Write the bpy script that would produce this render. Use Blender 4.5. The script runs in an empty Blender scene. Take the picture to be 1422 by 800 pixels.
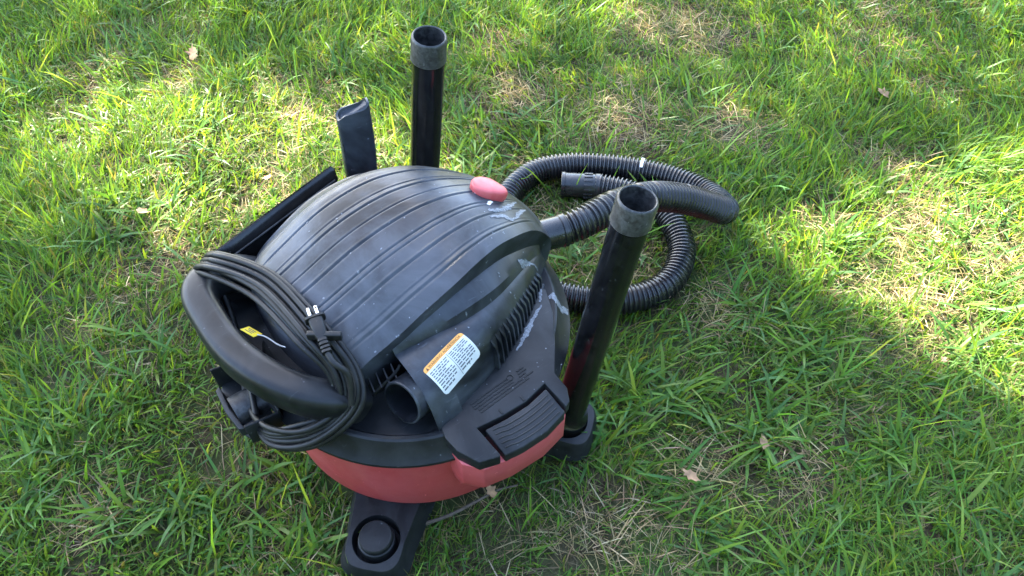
import bpy, bmesh, math, random
import numpy as np
from mathutils import Vector, Matrix
from mathutils.bvhtree import BVHTree

random.seed(7)
rng = np.random.default_rng(11)
scene = bpy.context.scene
col = scene.collection
R = math.radians

# ------------------------------------------------------------------ camera
cam_d = bpy.data.cameras.new('camera')
cam = bpy.data.objects.new('camera', cam_d)
col.objects.link(cam)
cam.location = (0, 0, 1.35)
cam.rotation_euler = (R(38), 0, 0)
cam_d.sensor_width = 36
cam_d.lens = 36 * 1095 / 1422
cam_d.clip_start = 0.02
cam_d.clip_end = 1000
scene.camera = cam

# ------------------------------------------------------------------ sky and sun
SUN_AZ, SUN_EL = R(120), R(42)          # azimuth counted from +X towards +Y
S = Vector((math.cos(SUN_EL) * math.cos(SUN_AZ), math.cos(SUN_EL) * math.sin(SUN_AZ), math.sin(SUN_EL)))
world = bpy.data.worlds.new('World')
scene.world = world
world.use_nodes = True
wn = world.node_tree
bg = wn.nodes['Background']
sky = wn.nodes.new('ShaderNodeTexSky')
sky.sky_type = 'NISHITA'
sky.sun_disc = False
sky.sun_elevation = SUN_EL
sky.sun_rotation = math.pi / 2 - SUN_AZ
sky.air_density = 1.0
sky.dust_density = 1.2
sky.ozone_density = 1.0
wn.links.new(sky.outputs['Color'], bg.inputs['Color'])
bg.inputs['Strength'].default_value = 0.12
sun_d = bpy.data.lights.new('sun', 'SUN')
sun_d.energy = 5.0
sun_d.angle = R(0.53)
sun_d.color = (1.0, 0.92, 0.76)
sun = bpy.data.objects.new('sun', sun_d)
col.objects.link(sun)
sun.rotation_euler = S.to_track_quat('Z', 'Y').to_euler()
sun.location = S * 20
scene.view_settings.view_transform = 'Standard'
scene.view_settings.look = 'None'
scene.view_settings.exposure = 3.62
scene.view_settings.gamma = 1
scene.view_settings.use_curve_mapping = False

# ------------------------------------------------------------------ helpers
def tag(o, label=None, cat=None, group=None, kind=None):
    if label: o['label'] = label
    if cat: o['category'] = cat
    if group: o['group'] = group
    if kind: o['kind'] = kind
    return o

def empty(name, loc=(0, 0, 0), rz=0.0):
    o = bpy.data.objects.new(name, None)
    col.objects.link(o)
    o.location = loc
    o.rotation_euler = (0, 0, rz)
    o.empty_display_size = 0.05
    return o

def mesh(name, verts, faces, mat, parent=None, sharp=35, bevel=None, smooth=True):
    me = bpy.data.meshes.new(name)
    me.from_pydata([tuple(v) for v in verts], [], faces)
    me.validate()
    bm = bmesh.new(); bm.from_mesh(me)
    bmesh.ops.remove_doubles(bm, verts=bm.verts, dist=1e-6)
    bmesh.ops.recalc_face_normals(bm, faces=bm.faces)
    if bevel:
        es = [e for e in bm.edges if len(e.link_faces) == 2 and e.calc_face_angle(0) > R(28)]
        bmesh.ops.bevel(bm, geom=es, offset=bevel, segments=3, profile=.5, affect='EDGES', clamp_overlap=True)
    bm.to_mesh(me); bm.free()
    if smooth:
        me.polygons.foreach_set('use_smooth', [True] * len(me.polygons))
        me.set_sharp_from_angle(angle=R(sharp))
    me.materials.append(mat)
    o = bpy.data.objects.new(name, me)
    col.objects.link(o)
    if parent: o.parent = parent
    return o

def loft(rows, closed=False, cap0=False, cap1=False):
    """rows: list of equally long point lists -> verts, faces"""
    n = len(rows[0]); v = [p for r in rows for p in r]; f = []
    m = n if closed else n - 1
    for i in range(len(rows) - 1):
        for j in range(m):
            k = (j + 1) % n
            f.append((i * n + j, i * n + k, (i + 1) * n + k, (i + 1) * n + j))
    if cap0: f.append(tuple(range(n - 1, -1, -1)))
    if cap1: f.append(tuple((len(rows) - 1) * n + j for j in range(n)))
    return v, f

def lathe(prof, n=64, a0=0):
    rows = []
    for r, z in prof:
        rows.append([(r * math.cos(a0 + 2 * math.pi * k / n), r * math.sin(a0 + 2 * math.pi * k / n), z) for k in range(n)])
    return loft(rows, closed=True)

def cat_rom(pts, n, closed=False):
    P = [Vector(p) for p in pts]
    if not closed: P = [P[0] * 2 - P[1]] + P + [P[-1] * 2 - P[-2]]
    L = len(P); segs = L if closed else L - 3
    out = []
    for i in range(segs):
        if closed: a, b, c, d = P[(i - 1) % L], P[i], P[(i + 1) % L], P[(i + 2) % L]
        else: a, b, c, d = P[i], P[i + 1], P[i + 2], P[i + 3]
        for k in range(n):
            t = k / n
            out.append(0.5 * ((2 * b) + (c - a) * t + (2 * a - 5 * b + 4 * c - d) * t * t + (3 * b - a - 3 * c + d) * t ** 3))
    if not closed: out.append(P[-2].copy())
    return out

def resample(path, step):
    d = [0.0]
    for a, b in zip(path, path[1:]): d.append(d[-1] + (b - a).length)
    n = max(2, int(d[-1] / step)); out = []; j = 0
    for k in range(n + 1):
        s = d[-1] * k / n
        while j < len(d) - 2 and d[j + 1] < s: j += 1
        t = (s - d[j]) / max(1e-9, d[j + 1] - d[j])
        out.append(path[j].lerp(path[j + 1], min(1, max(0, t))))
    return out

def sweep(path, rad, n=12, closed=False, caps=True, up=Vector((0, 0, 1)), flat=None, sq=1.0):
    """tube; rad is number or function(i)-> radius or (ra, rb)"""
    rows = []; N = len(path); prev = None
    for i, p in enumerate(path):
        if closed: t = path[(i + 1) % N] - path[i - 1]
        else: t = path[min(i + 1, N - 1)] - path[max(i - 1, 0)]
        t.normalize()
        if prev is None:
            a = t.cross(up)
            if a.length < .1: a = t.cross(Vector((1, 0, 0)))
        else:
            a = prev - t * prev.dot(t)
        if flat: a = t.cross(up)
        a.normalize(); b = a.cross(t).normalized(); prev = a
        r = rad(i) if callable(rad) else rad
        ra, rb = r if isinstance(r, tuple) else (r, r)
        pw = lambda q: math.copysign(abs(q) ** sq, q)
        rows.append([p + a * (ra * pw(math.cos(2 * math.pi * k / n))) + b * (rb * pw(math.sin(2 * math.pi * k / n))) for k in range(n)])
    if closed: rows.append(rows[0])
    return loft(rows, closed=True, cap0=caps and not closed, cap1=caps and not closed)

def prism(outline, z0, z1, inset=0.0):
    """outline list of (x,y) or z-varying; simple closed extrusion"""
    n = len(outline); cx = sum(p[0] for p in outline) / n; cy = sum(p[1] for p in outline) / n
    lo = [(cx + (x - cx) * (1 - inset), cy + (y - cy) * (1 - inset), z0 if not callable(z0) else z0(x, y)) for x, y in outline]
    hi = [(x, y, z1 if not callable(z1) else z1(x, y)) for x, y in outline]
    v = lo + hi
    f = [tuple(range(n - 1, -1, -1)), tuple(range(n, 2 * n))] + [(i, (i + 1) % n, n + (i + 1) % n, n + i) for i in range(n)]
    return v, f

def box(c, s, M=None):
    v = [Vector((c[0] + s[0] * a / 2, c[1] + s[1] * b / 2, c[2] + s[2] * d / 2)) for d in (-1, 1) for b in (-1, 1) for a in (-1, 1)]
    if M: v = [M @ p for p in v]
    return v, [(0, 2, 3, 1), (4, 5, 7, 6), (0, 1, 5, 4), (2, 6, 7, 3), (0, 4, 6, 2), (1, 3, 7, 5)]

def join(*parts):
    V, F = [], []
    for v, f in parts:
        k = len(V); V += list(v); F += [tuple(i + k for i in q) for q in f]
    return V, F

def interp(x, tab):
    """smooth (monotone-ish cubic) interpolation of a table [(x, y), ...]"""
    xs = [a for a, _ in tab]
    if x <= xs[0]: return tab[0][1]
    if x >= xs[-1]: return tab[-1][1]
    i = max(k for k in range(len(xs) - 1) if xs[k] <= x)
    def slope(k):
        if k == 0: return (tab[1][1] - tab[0][1]) / (xs[1] - xs[0])
        if k == len(xs) - 1: return (tab[-1][1] - tab[-2][1]) / (xs[-1] - xs[-2])
        return (tab[k + 1][1] - tab[k - 1][1]) / (xs[k + 1] - xs[k - 1])
    h = xs[i + 1] - xs[i]; t = (x - xs[i]) / h
    y0, y1, m0, m1 = tab[i][1], tab[i + 1][1], slope(i) * h, slope(i + 1) * h
    return (2 * t ** 3 - 3 * t * t + 1) * y0 + (t ** 3 - 2 * t * t + t) * m0 + (-2 * t ** 3 + 3 * t * t) * y1 + (t ** 3 - t * t) * m1

def sstep(a, b, x):
    t = min(1, max(0, (x - a) / (b - a))); return t * t * (3 - 2 * t)

# ------------------------------------------------------------------ materials
def new_mat(name):
    m = bpy.data.materials.new(name); m.use_nodes = True
    nt = m.node_tree; return m, nt, nt.nodes['Principled BSDF']

def ramp(nt, fac, stops):
    r = nt.nodes.new('ShaderNodeValToRGB')
    while len(r.color_ramp.elements) > len(stops): r.color_ramp.elements.remove(r.color_ramp.elements[-1])
    while len(r.color_ramp.elements) < len(stops): r.color_ramp.elements.new(0.5)
    for e, (p, c) in zip(r.color_ramp.elements, stops):
        e.position = p; e.color = (*c, 1) if len(c) == 3 else c
    nt.links.new(fac, r.inputs['Fac'])
    return r.outputs['Color']

def noise(nt, scale, detail=4, rough=.6, vec=None, dist=0.0):
    n = nt.nodes.new('ShaderNodeTexNoise')
    n.inputs['Scale'].default_value = scale; n.inputs['Detail'].default_value = detail
    n.inputs['Roughness'].default_value = rough; n.inputs['Distortion'].default_value = dist
    if vec is None:
        tc = nt.nodes.new('ShaderNodeTexCoord'); vec = tc.outputs['Object']
    nt.links.new(vec, n.inputs['Vector'])
    return n.outputs['Fac']

def mixc(nt, fac, a, b):
    m = nt.nodes.new('ShaderNodeMix'); m.data_type = 'RGBA'
    for sock, val in ((m.inputs[0], fac), (m.inputs[6], a), (m.inputs[7], b)):
        if hasattr(val, 'is_linked'): nt.links.new(val, sock)
        else: sock.default_value = (*val, 1) if isinstance(val, tuple) else val
    return m.outputs[2]

def bump(nt, bs, h, dist=.001, strength=.5):
    b = nt.nodes.new('ShaderNodeBump'); b.inputs['Distance'].default_value = dist; b.inputs['Strength'].default_value = strength
    nt.links.new(h, b.inputs['Height']); nt.links.new(b.outputs['Normal'], bs.inputs['Normal'])

def plastic(name, base, dust, rough=.45, dust_amt=.5, scratch=True, spec=.5, grain=.0003, dscale=7, dlo=.38, dhi=.78):
    """worn plastic: smudges of dust, specks, faint scratches and moulding grain"""
    m, nt, bs = new_mat(name)
    d1 = ramp(nt, noise(nt, dscale, 6, .65, dist=.6), [(dlo, (0, 0, 0)), (dhi, (dust_amt,) * 3)])
    c = mixc(nt, d1, base, dust)
    sp = ramp(nt, noise(nt, 120, 2, .5), [(.72, (0, 0, 0)), (.78, (.7, .7, .7))])
    c = mixc(nt, sp, c, tuple(min(1, x * 2.2 + .01) for x in dust))
    nt.links.new(c, bs.inputs['Base Color'])
    rr = ramp(nt, noise(nt, 14, 5, .7), [(.25, (rough - .1,) * 3), (.75, (rough + .14,) * 3)])
    nt.links.new(rr, bs.inputs['Roughness'])
    bs.inputs['Specular IOR Level'].default_value = spec
    if scratch:
        tc = nt.nodes.new('ShaderNodeTexCoord'); mp = nt.nodes.new('ShaderNodeMapping')
        mp.inputs['Scale'].default_value = (20, 260, 60); mp.inputs['Rotation'].default_value = (.2, .1, .9)
        nt.links.new(tc.outputs['Object'], mp.inputs['Vector'])
        sc = ramp(nt, noise(nt, 1.0, 3, .6, vec=mp.outputs['Vector'], dist=.4), [(.66, (0, 0, 0)), (.74, (.25, .25, .25))])
        c2 = mixc(nt, sc, c, tuple(min(1, x * 1.5 + .02) for x in dust))
        nt.links.new(c2, bs.inputs['Base Color'])
    bump(nt, bs, noise(nt, 900, 2, .5), grain, .35)
    return m

def flat_mat(name, colr, rough=.5, metal=0.0, var=.12, scale=40):
    m, nt, bs = new_mat(name)
    c = ramp(nt, noise(nt, scale, 4, .6), [(.3, tuple(x * (1 - var) for x in colr)), (.7, tuple(min(1, x * (1 + var)) for x in colr))])
    nt.links.new(c, bs.inputs['Base Color'])
    bs.inputs['Roughness'].default_value = rough; bs.inputs['Metallic'].default_value = metal
    return m

M_BLACK = plastic('black_plastic', (.0062, .0074, .0100), (.088, .098, .116), .38, .85, dscale=5, spec=.36, dlo=.42, dhi=.72)
M_GRIP = plastic('black_grip_plastic', (.006, .0064, .0072), (.040, .042, .045), .36, .5, dscale=14, spec=.3)
M_LID = plastic('black_plastic_lid', (.0075, .008, .009), (.040, .042, .045), .43, .65, dscale=11, spec=.22)
M_GLOSS = plastic('glossy_black_plastic', (.0035, .0035, .004), (.022, .022, .022), .13, .45, dscale=45, spec=.42)
M_WORN = plastic('scuffed_black_plastic', (.010, .010, .011), (.075, .075, .074), .40, 1.0, dscale=110)
M_HOSE = plastic('hose_plastic', (.0065, .0065, .007), (.036, .036, .038), .24, .6, scratch=False, dscale=12)
M_CORD = plastic('cord_rubber', (.010, .010, .010), (.034, .032, .029), .40, .6, spec=.25, scratch=False, dscale=30)
M_DARK = flat_mat('near_black_fill', (.006, .006, .006), .8)  # stands in for the shade inside openings; wheels and lettering share it
M_RED = plastic('faded_red_plastic', (.42, .052, .058), (.52, .14, .15), .44, .45, dscale=6)
M_KNOB = plastic('red_knob_plastic', (.52, .075, .075), (.60, .17, .16), .42, .5, dscale=40)
M_WHITE = flat_mat('white_label', (.60, .59, .56), .5)
M_ORANGE = flat_mat('orange_print', (.75, .33, .06), .5)
M_PRINT = flat_mat('dark_print', (.10, .10, .11), .6)
M_ORTEXT = flat_mat('brown_print', (.16, .06, .02), .6)
M_YELLOW = flat_mat('yellow_tag', (.80, .62, .02), .5)
M_METAL = flat_mat('plug_metal', (.75, .74, .72), .3, 1.0)
M_PAINT = flat_mat('dried_paint', (.13, .14, .155), .55, var=.75, scale=320)
M_TWIG = flat_mat('dead_twig', (.09, .068, .05), .9, var=.4, scale=120)
M_LEAF = flat_mat('dry_leaf', (.30, .17, .085), .7, var=.4, scale=60)
M_BARK = flat_mat('bark', (.10, .075, .055), .95, var=.4, scale=12)

# foliage: colour of each blade is stored on the mesh, light passes through thin blades
def leaf_mat(name, attr=None, colr=(.08, .17, .03), trans=.48, rough=.45, spec=.30):
    m, nt, bs = new_mat(name)
    out = nt.nodes['Material Output']
    if attr:
        a = nt.nodes.new('ShaderNodeAttribute'); a.attribute_name = attr; c = a.outputs['Color']
    else:
        c = ramp(nt, noise(nt, 3, 3), [(.3, tuple(x * .7 for x in colr)), (.7, tuple(x * 1.3 for x in colr))])
    nt.links.new(c, bs.inputs['Base Color'])
    bs.inputs['Roughness'].default_value = rough
    bs.inputs['Specular IOR Level'].default_value = spec
    tr = nt.nodes.new('ShaderNodeBsdfTranslucent')
    hs = nt.nodes.new('ShaderNodeMix'); hs.data_type = 'RGBA'; hs.blend_type = 'MULTIPLY'; hs.inputs[0].default_value = 1
    nt.links.new(c, hs.inputs[6]); hs.inputs[7].default_value = (1.9, 1.55, .6, 1)
    nt.links.new(hs.outputs[2], tr.inputs['Color'])
    mx = nt.nodes.new('ShaderNodeMixShader'); mx.inputs[0].default_value = trans
    nt.links.new(bs.outputs[0], mx.inputs[1]); nt.links.new(tr.outputs[0], mx.inputs[2])
    nt.links.new(mx.outputs[0], out.inputs['Surface'])
    return m

M_GRASS = leaf_mat('grass_blade', 'blade')
M_THATCH = leaf_mat('dry_thatch', 'blade', trans=.2, rough=.7, spec=.2)
M_TREE = leaf_mat('tree_leaf', None, (.06, .12, .025), .3)

def soil_mat():
    m, nt, bs = new_mat('lawn_soil')
    tc = nt.nodes.new('ShaderNodeTexCoord'); v = tc.outputs['Object']
    c1 = ramp(nt, noise(nt, 60, 6, .75, v), [(.3, (.026, .021, .012)), (.55, (.062, .048, .027)), (.75, (.15, .115, .065))])
    c2 = ramp(nt, noise(nt, 25, 5, .7, v), [(.35, (.03, .055, .014)), (.7, (.075, .11, .03))])
    f = ramp(nt, noise(nt, 5, 4, .6, v), [(.4, (0, 0, 0)), (.62, (1, 1, 1))])
    nt.links.new(mixc(nt, f, c1, c2), bs.inputs['Base Color'])
    bs.inputs['Roughness'].default_value = .95; bs.inputs['Specular IOR Level'].default_value = .15
    bump(nt, bs, noise(nt, 140, 6, .75, v), .01, .8)
    return m
M_SOIL = soil_mat()

# ------------------------------------------------------------------ ground
def make_ground():
    xs = sorted(set([-150, -60, -25, -10, -5] + [round(-3 + .1 * i, 3) for i in range(61)] + [5, 10, 25, 60, 150]))
    ys = sorted(set([-150, -60, -25, -10, -5, -2] + [round(-1 + .1 * i, 3) for i in range(56)] + [6, 10, 25, 60, 150]))
    rows = []
    for y in ys:
        rows.append([(x, y, .006 * math.sin(3.1 * x + 1.3 * y) * math.cos(2.3 * y - .8 * x) if abs(x) <= 3 and -1 <= y <= 4.5 else 0) for x in xs])
    v, f = loft(rows)
    o = mesh('ground', v, f, M_SOIL)
    tag(o, kind='structure')
make_ground()

# ================================================================== the vacuum
VC = Vector((-.17, .785, 0)); VA = R(37)
vac = empty('shop_vacuum', VC, VA)
tag(vac, 'red and black wet dry shop vacuum with ribbed domed top standing on the grass', 'vacuum')
VM = Matrix.Translation(VC) @ Matrix.Rotation(VA, 4, 'Z')

# --- drum
v, f = lathe([(0, .046), (.225, .046), (.241, .052), (.247, .066), (.2505, .14), (.257, .246), (.2635, .249), (.2655, .256), (.258, .262), (0, .262)], 96)
drum = mesh('drum', v, f, M_RED, vac, 40)
# the bulging red lip that carries the latch
lip_top = [(-.088, -.225), (-.086, -.272), (-.064, -.299), (-.02, -.309), (.04, -.312), (.088, -.303), (.112, -.278), (.118, -.215)]
lip_bot = [(-.078, -.205), (-.074, -.240), (-.054, -.258), (-.02, -.266), (.04, -.268), (.080, -.262), (.098, -.243), (.102, -.20)]
rows = [[(x, y, .120) for x, y in lip_bot], [(x * .3 + a * .7, y * .3 + b * .7, .172) for (x, y), (a, b) in zip(lip_bot, lip_top)],
        [(a, b, .200) for a, b in lip_top], [(a, b, .262) for a, b in lip_top], [(a * .97, b + .008, .264) for a, b in lip_top]]
v, f = loft(rows, closed=True, cap0=True, cap1=True)
mesh('latch_lip', v, f, M_RED, drum, 40, bevel=.003)

# --- lid: flared skirt and flat shelf with a shallow scoop below the exhaust
def lid_surface():
    n = 128; rows = []
    prof = [(0.02, .284), (.08, .284), (.12, .284), (.15, .284), (.175, .284), (.195, .284), (.212, .285), (.226, .2865), (.236, .289), (.242, .290), (.2455, .288), (.2475, .284), (.254, .270), (.2650, .2590), (.2690, .2555), (.2690, .2490), (.262, .2490), (.25, .260)]
    for r, z in prof:
        row = []
        for k in range(n):
            a = 2 * math.pi * k / n; x, y = r * math.cos(a), r * math.sin(a)
            d = math.hypot((x + .135), (y + .15))
            zz = z - (.014 * (1 - sstep(.05, .095, d)) if r < .236 else 0)
            row.append((x, y, zz))
        rows.append(row)
    return loft(rows, closed=True, cap0=True)
v, f = lid_surface()
lid = mesh('lid', v, f, M_LID, vac, 30)

# --- crown panel (domed ribbed top)
YR = [(-.20, -.088), (-.122, -.101), (-.045, -.106), (.043, -.100), (.147, -.073), (.20, -.060), (.262, -.046)]
ZC = [(-.205, .335), (-.17, .366), (-.122, .389), (-.045, .422), (.043, .440), (.10, .436), (.147, .422), (.20, .395), (.235, .366), (.262, .330)]
YB = [(-.20, .222), (-.1, .232), (0, .226), (.08, .205), (.16, .175), (.24, .145)]
XL = [(0, -.160), (.15, -.180), (.35, -.200), (.6, -.206), (.85, -.196), (1, -.180)]
GROOVES = [(.085, .015, .75), (.115, .012, .35), (.215, .016, .8), (.30, .013, .45), (.33, .013, .6), (.445, .016, .75), (.53, .012, .4), (.62, .016, .7), (.655, .012, .4), (.76, .015, .7), (.84, .012, .4), (.90, .015, .6)]
def crown_xy(s, t):
    x0 = interp(t, XL); y1 = -.046 + .190 * t
    x1 = math.sqrt(max(.0, .264 ** 2 - y1 * y1))
    x = x0 + (x1 - x0) * s
    y = interp(x, YR) * (1 - t) + interp(x, YB) * t
    w = max(0, (s - .75) / .25) ** 2; y = y * (1 - w) + y1 * w
    return x, y
def crown_pt(s, t, ribs=True):
    x, y = crown_xy(s, t)
    # profile along the arch is measured on a common stretch so that both ends drop alike
    xx = -.20 + .46 * s
    z = interp(xx, ZC) + .020 * (1 - (2 * t - 1) ** 2) - .034 * sstep(.78, 1.0, t) ** 1.6
    if ribs:
        env = sstep(.05, .10, s) * (1 - sstep(.90, .95, s))
        h = 0
        for c, w, a in GROOVES:
            u = (t - c) / w
            if abs(u) < 1.6:
                h += a * (-.0020 * math.exp(-(u * 3.2) ** 2) + .0009 * math.exp(-((u - .75) * 2.6) ** 2))
        z += h * env
        # flat pad beside the knob
    return Vector((x, y, z))
NS, NT = 64, 230
ss = [i / NS for i in range(NS + 1)]
ss = [s ** .9 if s < .5 else s for s in ss]
grid = [[crown_pt(s, j / NT) for j in range(NT + 1)] for s in ss]
rows = [list(r) for r in grid]
# the walls below the edge of the dome
def wall_of(pt, dz, out):
    c = Vector((.02, .06, 0)); d = Vector((pt.x, pt.y, 0)) - c; d.normalize()
    return Vector((pt.x, pt.y, 0)) + d * out + Vector((0, 0, dz))
verts, faces = loft(rows)
ring = [(0, j) for j in range(NT + 1)] + [(i, NT) for i in range(1, NS + 1)] + [(NS, j) for j in range(NT - 1, -1, -1)] + [(i, 0) for i in range(NS - 1, 0, -1)]
base = [i * (NT + 1) + j for i, j in ring]
lev = []
for k, (dz_f, out) in enumerate([(.12, .0025), (.5, .003), (1.0, .006)]):
    idx = []
    for (i, j) in ring:
        p = grid[i][j]; zb = .272
        front = (j == 0)
        z = p.z - .006 if k == 0 else p.z + (zb - p.z) * dz_f
        o = out if not front else (-.004 if k else .0005)
        if i == NS: o = (.002, .0025, -.004)[k]
        q = wall_of(p, z, o); idx.append(len(verts)); verts.append(q)
    lev.append(idx)
prev = base
for idx in lev:
    n = len(idx)
    for a in range(n):
        b = (a + 1) % n; faces.append((prev[a], prev[b], idx[b], idx[a]))
    prev = idx
crown = mesh('crown_panel', verts, faces, M_BLACK, vac, 38)

# --- motor housing in front of the crown: a facet, a second step, then the rounded exhaust housing
HS = { # x : p3(y,z) p4 p5 p7 and bezier control
    -.086: ((-.094, .378), (-.109, .365), (-.110, .363), (-.200, .374), (-.222, .281)),
    -.03: ((-.098, .400), (-.119, .384), (-.122, .375), (-.192, .382), (-.205, .281)),
    .035: ((-.096, .414), (-.126, .399), (-.131, .381), (-.180, .382), (-.185, .281)),
    .09: ((-.082, .408), (-.117, .392), (-.122, .374), (-.157, .362), (-.160, .281)),
    .15: ((-.064, .390), (-.092, .371), (-.096, .357), (-.123, .346), (-.126, .281)),
    .20: ((-.048, .362), (-.067, .346), (-.070, .338), (-.089, .330), (-.091, .281)),
    .235: ((-.040, .338), (-.052, .324), (-.054, .318), (-.062, .312), (-.064, .281)),
}
def h_ctl(x, k, c): return interp(x, [(a, HS[a][k][c]) for a in sorted(HS)])
def house_arc(x, t):
    """point on the rounded housing, t=0 at the crease, 1 at the shelf"""
    p5 = (h_ctl(x, 2, 0), h_ctl(x, 2, 1)); cc = (h_ctl(x, 3, 0), h_ctl(x, 3, 1)); p7 = (h_ctl(x, 4, 0), h_ctl(x, 4, 1))
    a, b, c = (1 - t) ** 2, 2 * t * (1 - t), t * t
    return Vector((x, a * p5[0] + b * cc[0] + c * p7[0], a * p5[1] + b * cc[1] + c * p7[1]))
def house_nrm(x, t):
    e = .002; du = house_arc(x + e, t) - house_arc(x - e, t); dv = house_arc(x, min(1, t + e)) - house_arc(x, max(0, t - e))
    n = dv.cross(du).normalized()
    return n if n.z > -.2 and n.y < .5 else -n
rows = []
hx = [-.086 + (.235 + .086) * i / 48 for i in range(49)]
for x in hx:
    p3 = Vector((x, h_ctl(x, 0, 0), h_ctl(x, 0, 1))); p4 = Vector((x, h_ctl(x, 1, 0), h_ctl(x, 1, 1)))
    r = [p3 + Vector((0, .03, -.004)), p3, p3.lerp(p4, .33) + Vector((0, 0, .0015)), p3.lerp(p4, .66) + Vector((0, 0, .0015)), p4, house_arc(x, 0)]
    r += [house_arc(x, k / 16) for k in range(1, 17)]
    rows.append(r)
# front edge of the housing: turned lip, then a recessed face
def arch_in(r, dx, sc):
    c = Vector((-.086, -.155, .285))
    return [Vector((p.x + dx, c.y + (p.y - c.y) * sc, c.z + (p.z - c.z) * sc)) for p in r]
r0 = rows[0]
pre = [arch_in(r0, .045, .90), arch_in(r0, .002, .93), arch_in(r0, -.002, .96), arch_in(r0, -.002, .99)]
endr = [Vector((.247, p.y * .8 - .004, .270 + (p.z - .270) * .35)) for p in rows[-1]]
v, f = loft(pre + rows + [endr], cap0=True)
house = mesh('motor_housing', v, f, M_BLACK, vac, 32)

# --- exhaust port: an open tube pointing out of the recess
def tube_open(p0, p1, ro, ri, n=40, lip=0.0, depth=None):
    p0, p1 = Vector(p0), Vector(p1); ax = (p1 - p0); L = ax.length; q = ax.to_track_quat('Z', 'Y').to_matrix().to_4x4()
    Mx = Matrix.Translation(p0) @ q
    d = depth if depth else L * .9
    prof = [(ro, 0), (ro, L - .003), (ro + lip, L - .002), (ro + lip - .0008, L), (ri, L), (ri, L - d), (0.0005, L - d)]
    vv, ff = lathe(prof, n)
    return [Mx @ Vector(p) for p in vv], ff
v, f = tube_open((-.040, -.146, .304), (-.116, -.166, .328), .0352, .0322, 44, .0008, .06)
port = mesh('exhaust_port', v, f, M_BLACK, vac, 40)
mesh('port_screen', *join(*[box((-.078, -.154 + dy, .316), (.002, .0025, .054)) for dy in (-.014, 0, .014)], box((-.0785, -.154, .316), (.002, .055, .0025))), M_DARK, port)
# comb-like vents between crown and exhaust
for k in range(6):
    t = k / 5
    a = Vector((-.155 + .058 * t, -.088 - .020 * t, .300 + .034 * t)); b = a + Vector((-.004, -.020, -.004))
    q = (b - a).to_track_quat('X', 'Z').to_matrix().to_4x4()
    mesh('comb_slat', *box((.010, 0, 0), (.026, .0022, .020), Matrix.Translation(a) @ q), M_LID, house)
mesh('comb_rim', *sweep(cat_rom([(-.165, -.100, .284), (-.150, -.112, .300), (-.125, -.120, .322), (-.100, -.124, .342), (-.088, -.122, .352)], 6), .0026, 8), M_LID, house)

# --- louvre fins on the curved end of the housing
NF = 15
for k in range(NF):
    x = .046 + (.200 - .046) * (k / (NF - 1)) ** .95
    t0 = .44 + .08 * (1 - math.sin(math.pi * k / (NF - 1)))
    pts = [(house_arc(x, t0 + (1.0 - t0) * i / 8), house_nrm(x, t0 + (.985 - t0) * i / 8)) for i in range(9)]
    lo, ro, hi, rh = [], [], [], []
    w = Vector((.0019, .0012, 0))
    for i, (p, nn) in enumerate(pts):
        h = .0075 * sstep(0, 2.5, i)
        lo.append(p - w - nn * .002); ro.append(p + w - nn * .002); hi.append(p - w + nn * h); rh.append(p + w + nn * h)
    v, f = loft([[a, b, c, d] for a, b, c, d in zip(lo, hi, rh, ro)], closed=True, cap0=True, cap1=True)
    mesh('vent_fin', v, f, M_BLACK, house, 40)
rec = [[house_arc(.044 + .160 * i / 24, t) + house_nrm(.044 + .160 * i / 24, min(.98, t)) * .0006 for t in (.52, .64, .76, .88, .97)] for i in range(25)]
mesh('vent_shade', *loft(rec), M_DARK, house)  # dark sheet on the housing surface, paints the shade between the fins
ledge = [house_arc(x, 1.0) + Vector((.004, -.006, .004)) for x in [.034 + .172 * i / 30 for i in range(31)]]
mesh('vent_ledge', *sweep(ledge, lambda i: (.0042, .0055), 10), M_BLACK, house)

# --- warning label wrapped on the housing
LC = ((-.071, -.157), (.007, -.1435), (.021, -.177), (-.058, -.197))     # plan corners, top-left first
def lab(u, w, off):
    """u along the label 0..1, w down 0..1"""
    x = (LC[0][0] * (1 - u) + LC[1][0] * u) * (1 - w) + (LC[3][0] * (1 - u) + LC[2][0] * u) * w
    y = (LC[0][1] * (1 - u) + LC[1][1] * u) * (1 - w) + (LC[3][1] * (1 - u) + LC[2][1] * u) * w
    a, b = 0.0, 1.0
    for _ in range(22):
        m = (a + b) / 2
        if house_arc(x, m).y > y: a = m
        else: b = m
    return house_arc(x, a) + house_nrm(x, a) * off
def lab_patch(u0, u1, w0, w1, off, nu=10, nw=10, rc=0.0):
    g = []
    for j in range(nw + 1):
        w = w0 + (w1 - w0) * j / nw; d = 0.0
        if rc:
            dd = min(w - 0, 1 - w)
            if dd < rc * 1.6: d = rc - math.sqrt(max(0, rc ** 2 - (rc - dd / 1.6) ** 2)) if dd / 1.6 < rc else 0
        g.append([lab(max(u0, 0 + d) + (min(u1, 1 - d) - max(u0, 0 + d)) * i / nu, w, off) for i in range(nu + 1)])
    return loft(g)
label = mesh('warning_label', *lab_patch(0, 1, 0, 1, .0006, 24, 40, .07), M_WHITE, house)
mesh('label_header', *lab_patch(0, 1, 0, .19, .0009, 24, 14, .07), M_ORANGE, house)
pr = []
for c0, c1 in ((.04, .47), (.53, .95)):
    for r_ in range(9):
        w = .27 + .075 * r_; u = c0; lim = c1 - (.15 if r_ in (3, 8) else 0)
        while u < lim - .03:
            l = random.uniform(.04, .13); e = min(lim, u + l)
            pr.append(lab_patch(u, e, w, w + .034, .0010, 3, 1)); u = e + .018
pr.append(lab_patch(.497, .506, .22, .97, .0010, 1, 12))
mesh('label_print', *join(*pr), M_PRINT, house, smooth=False)

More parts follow.
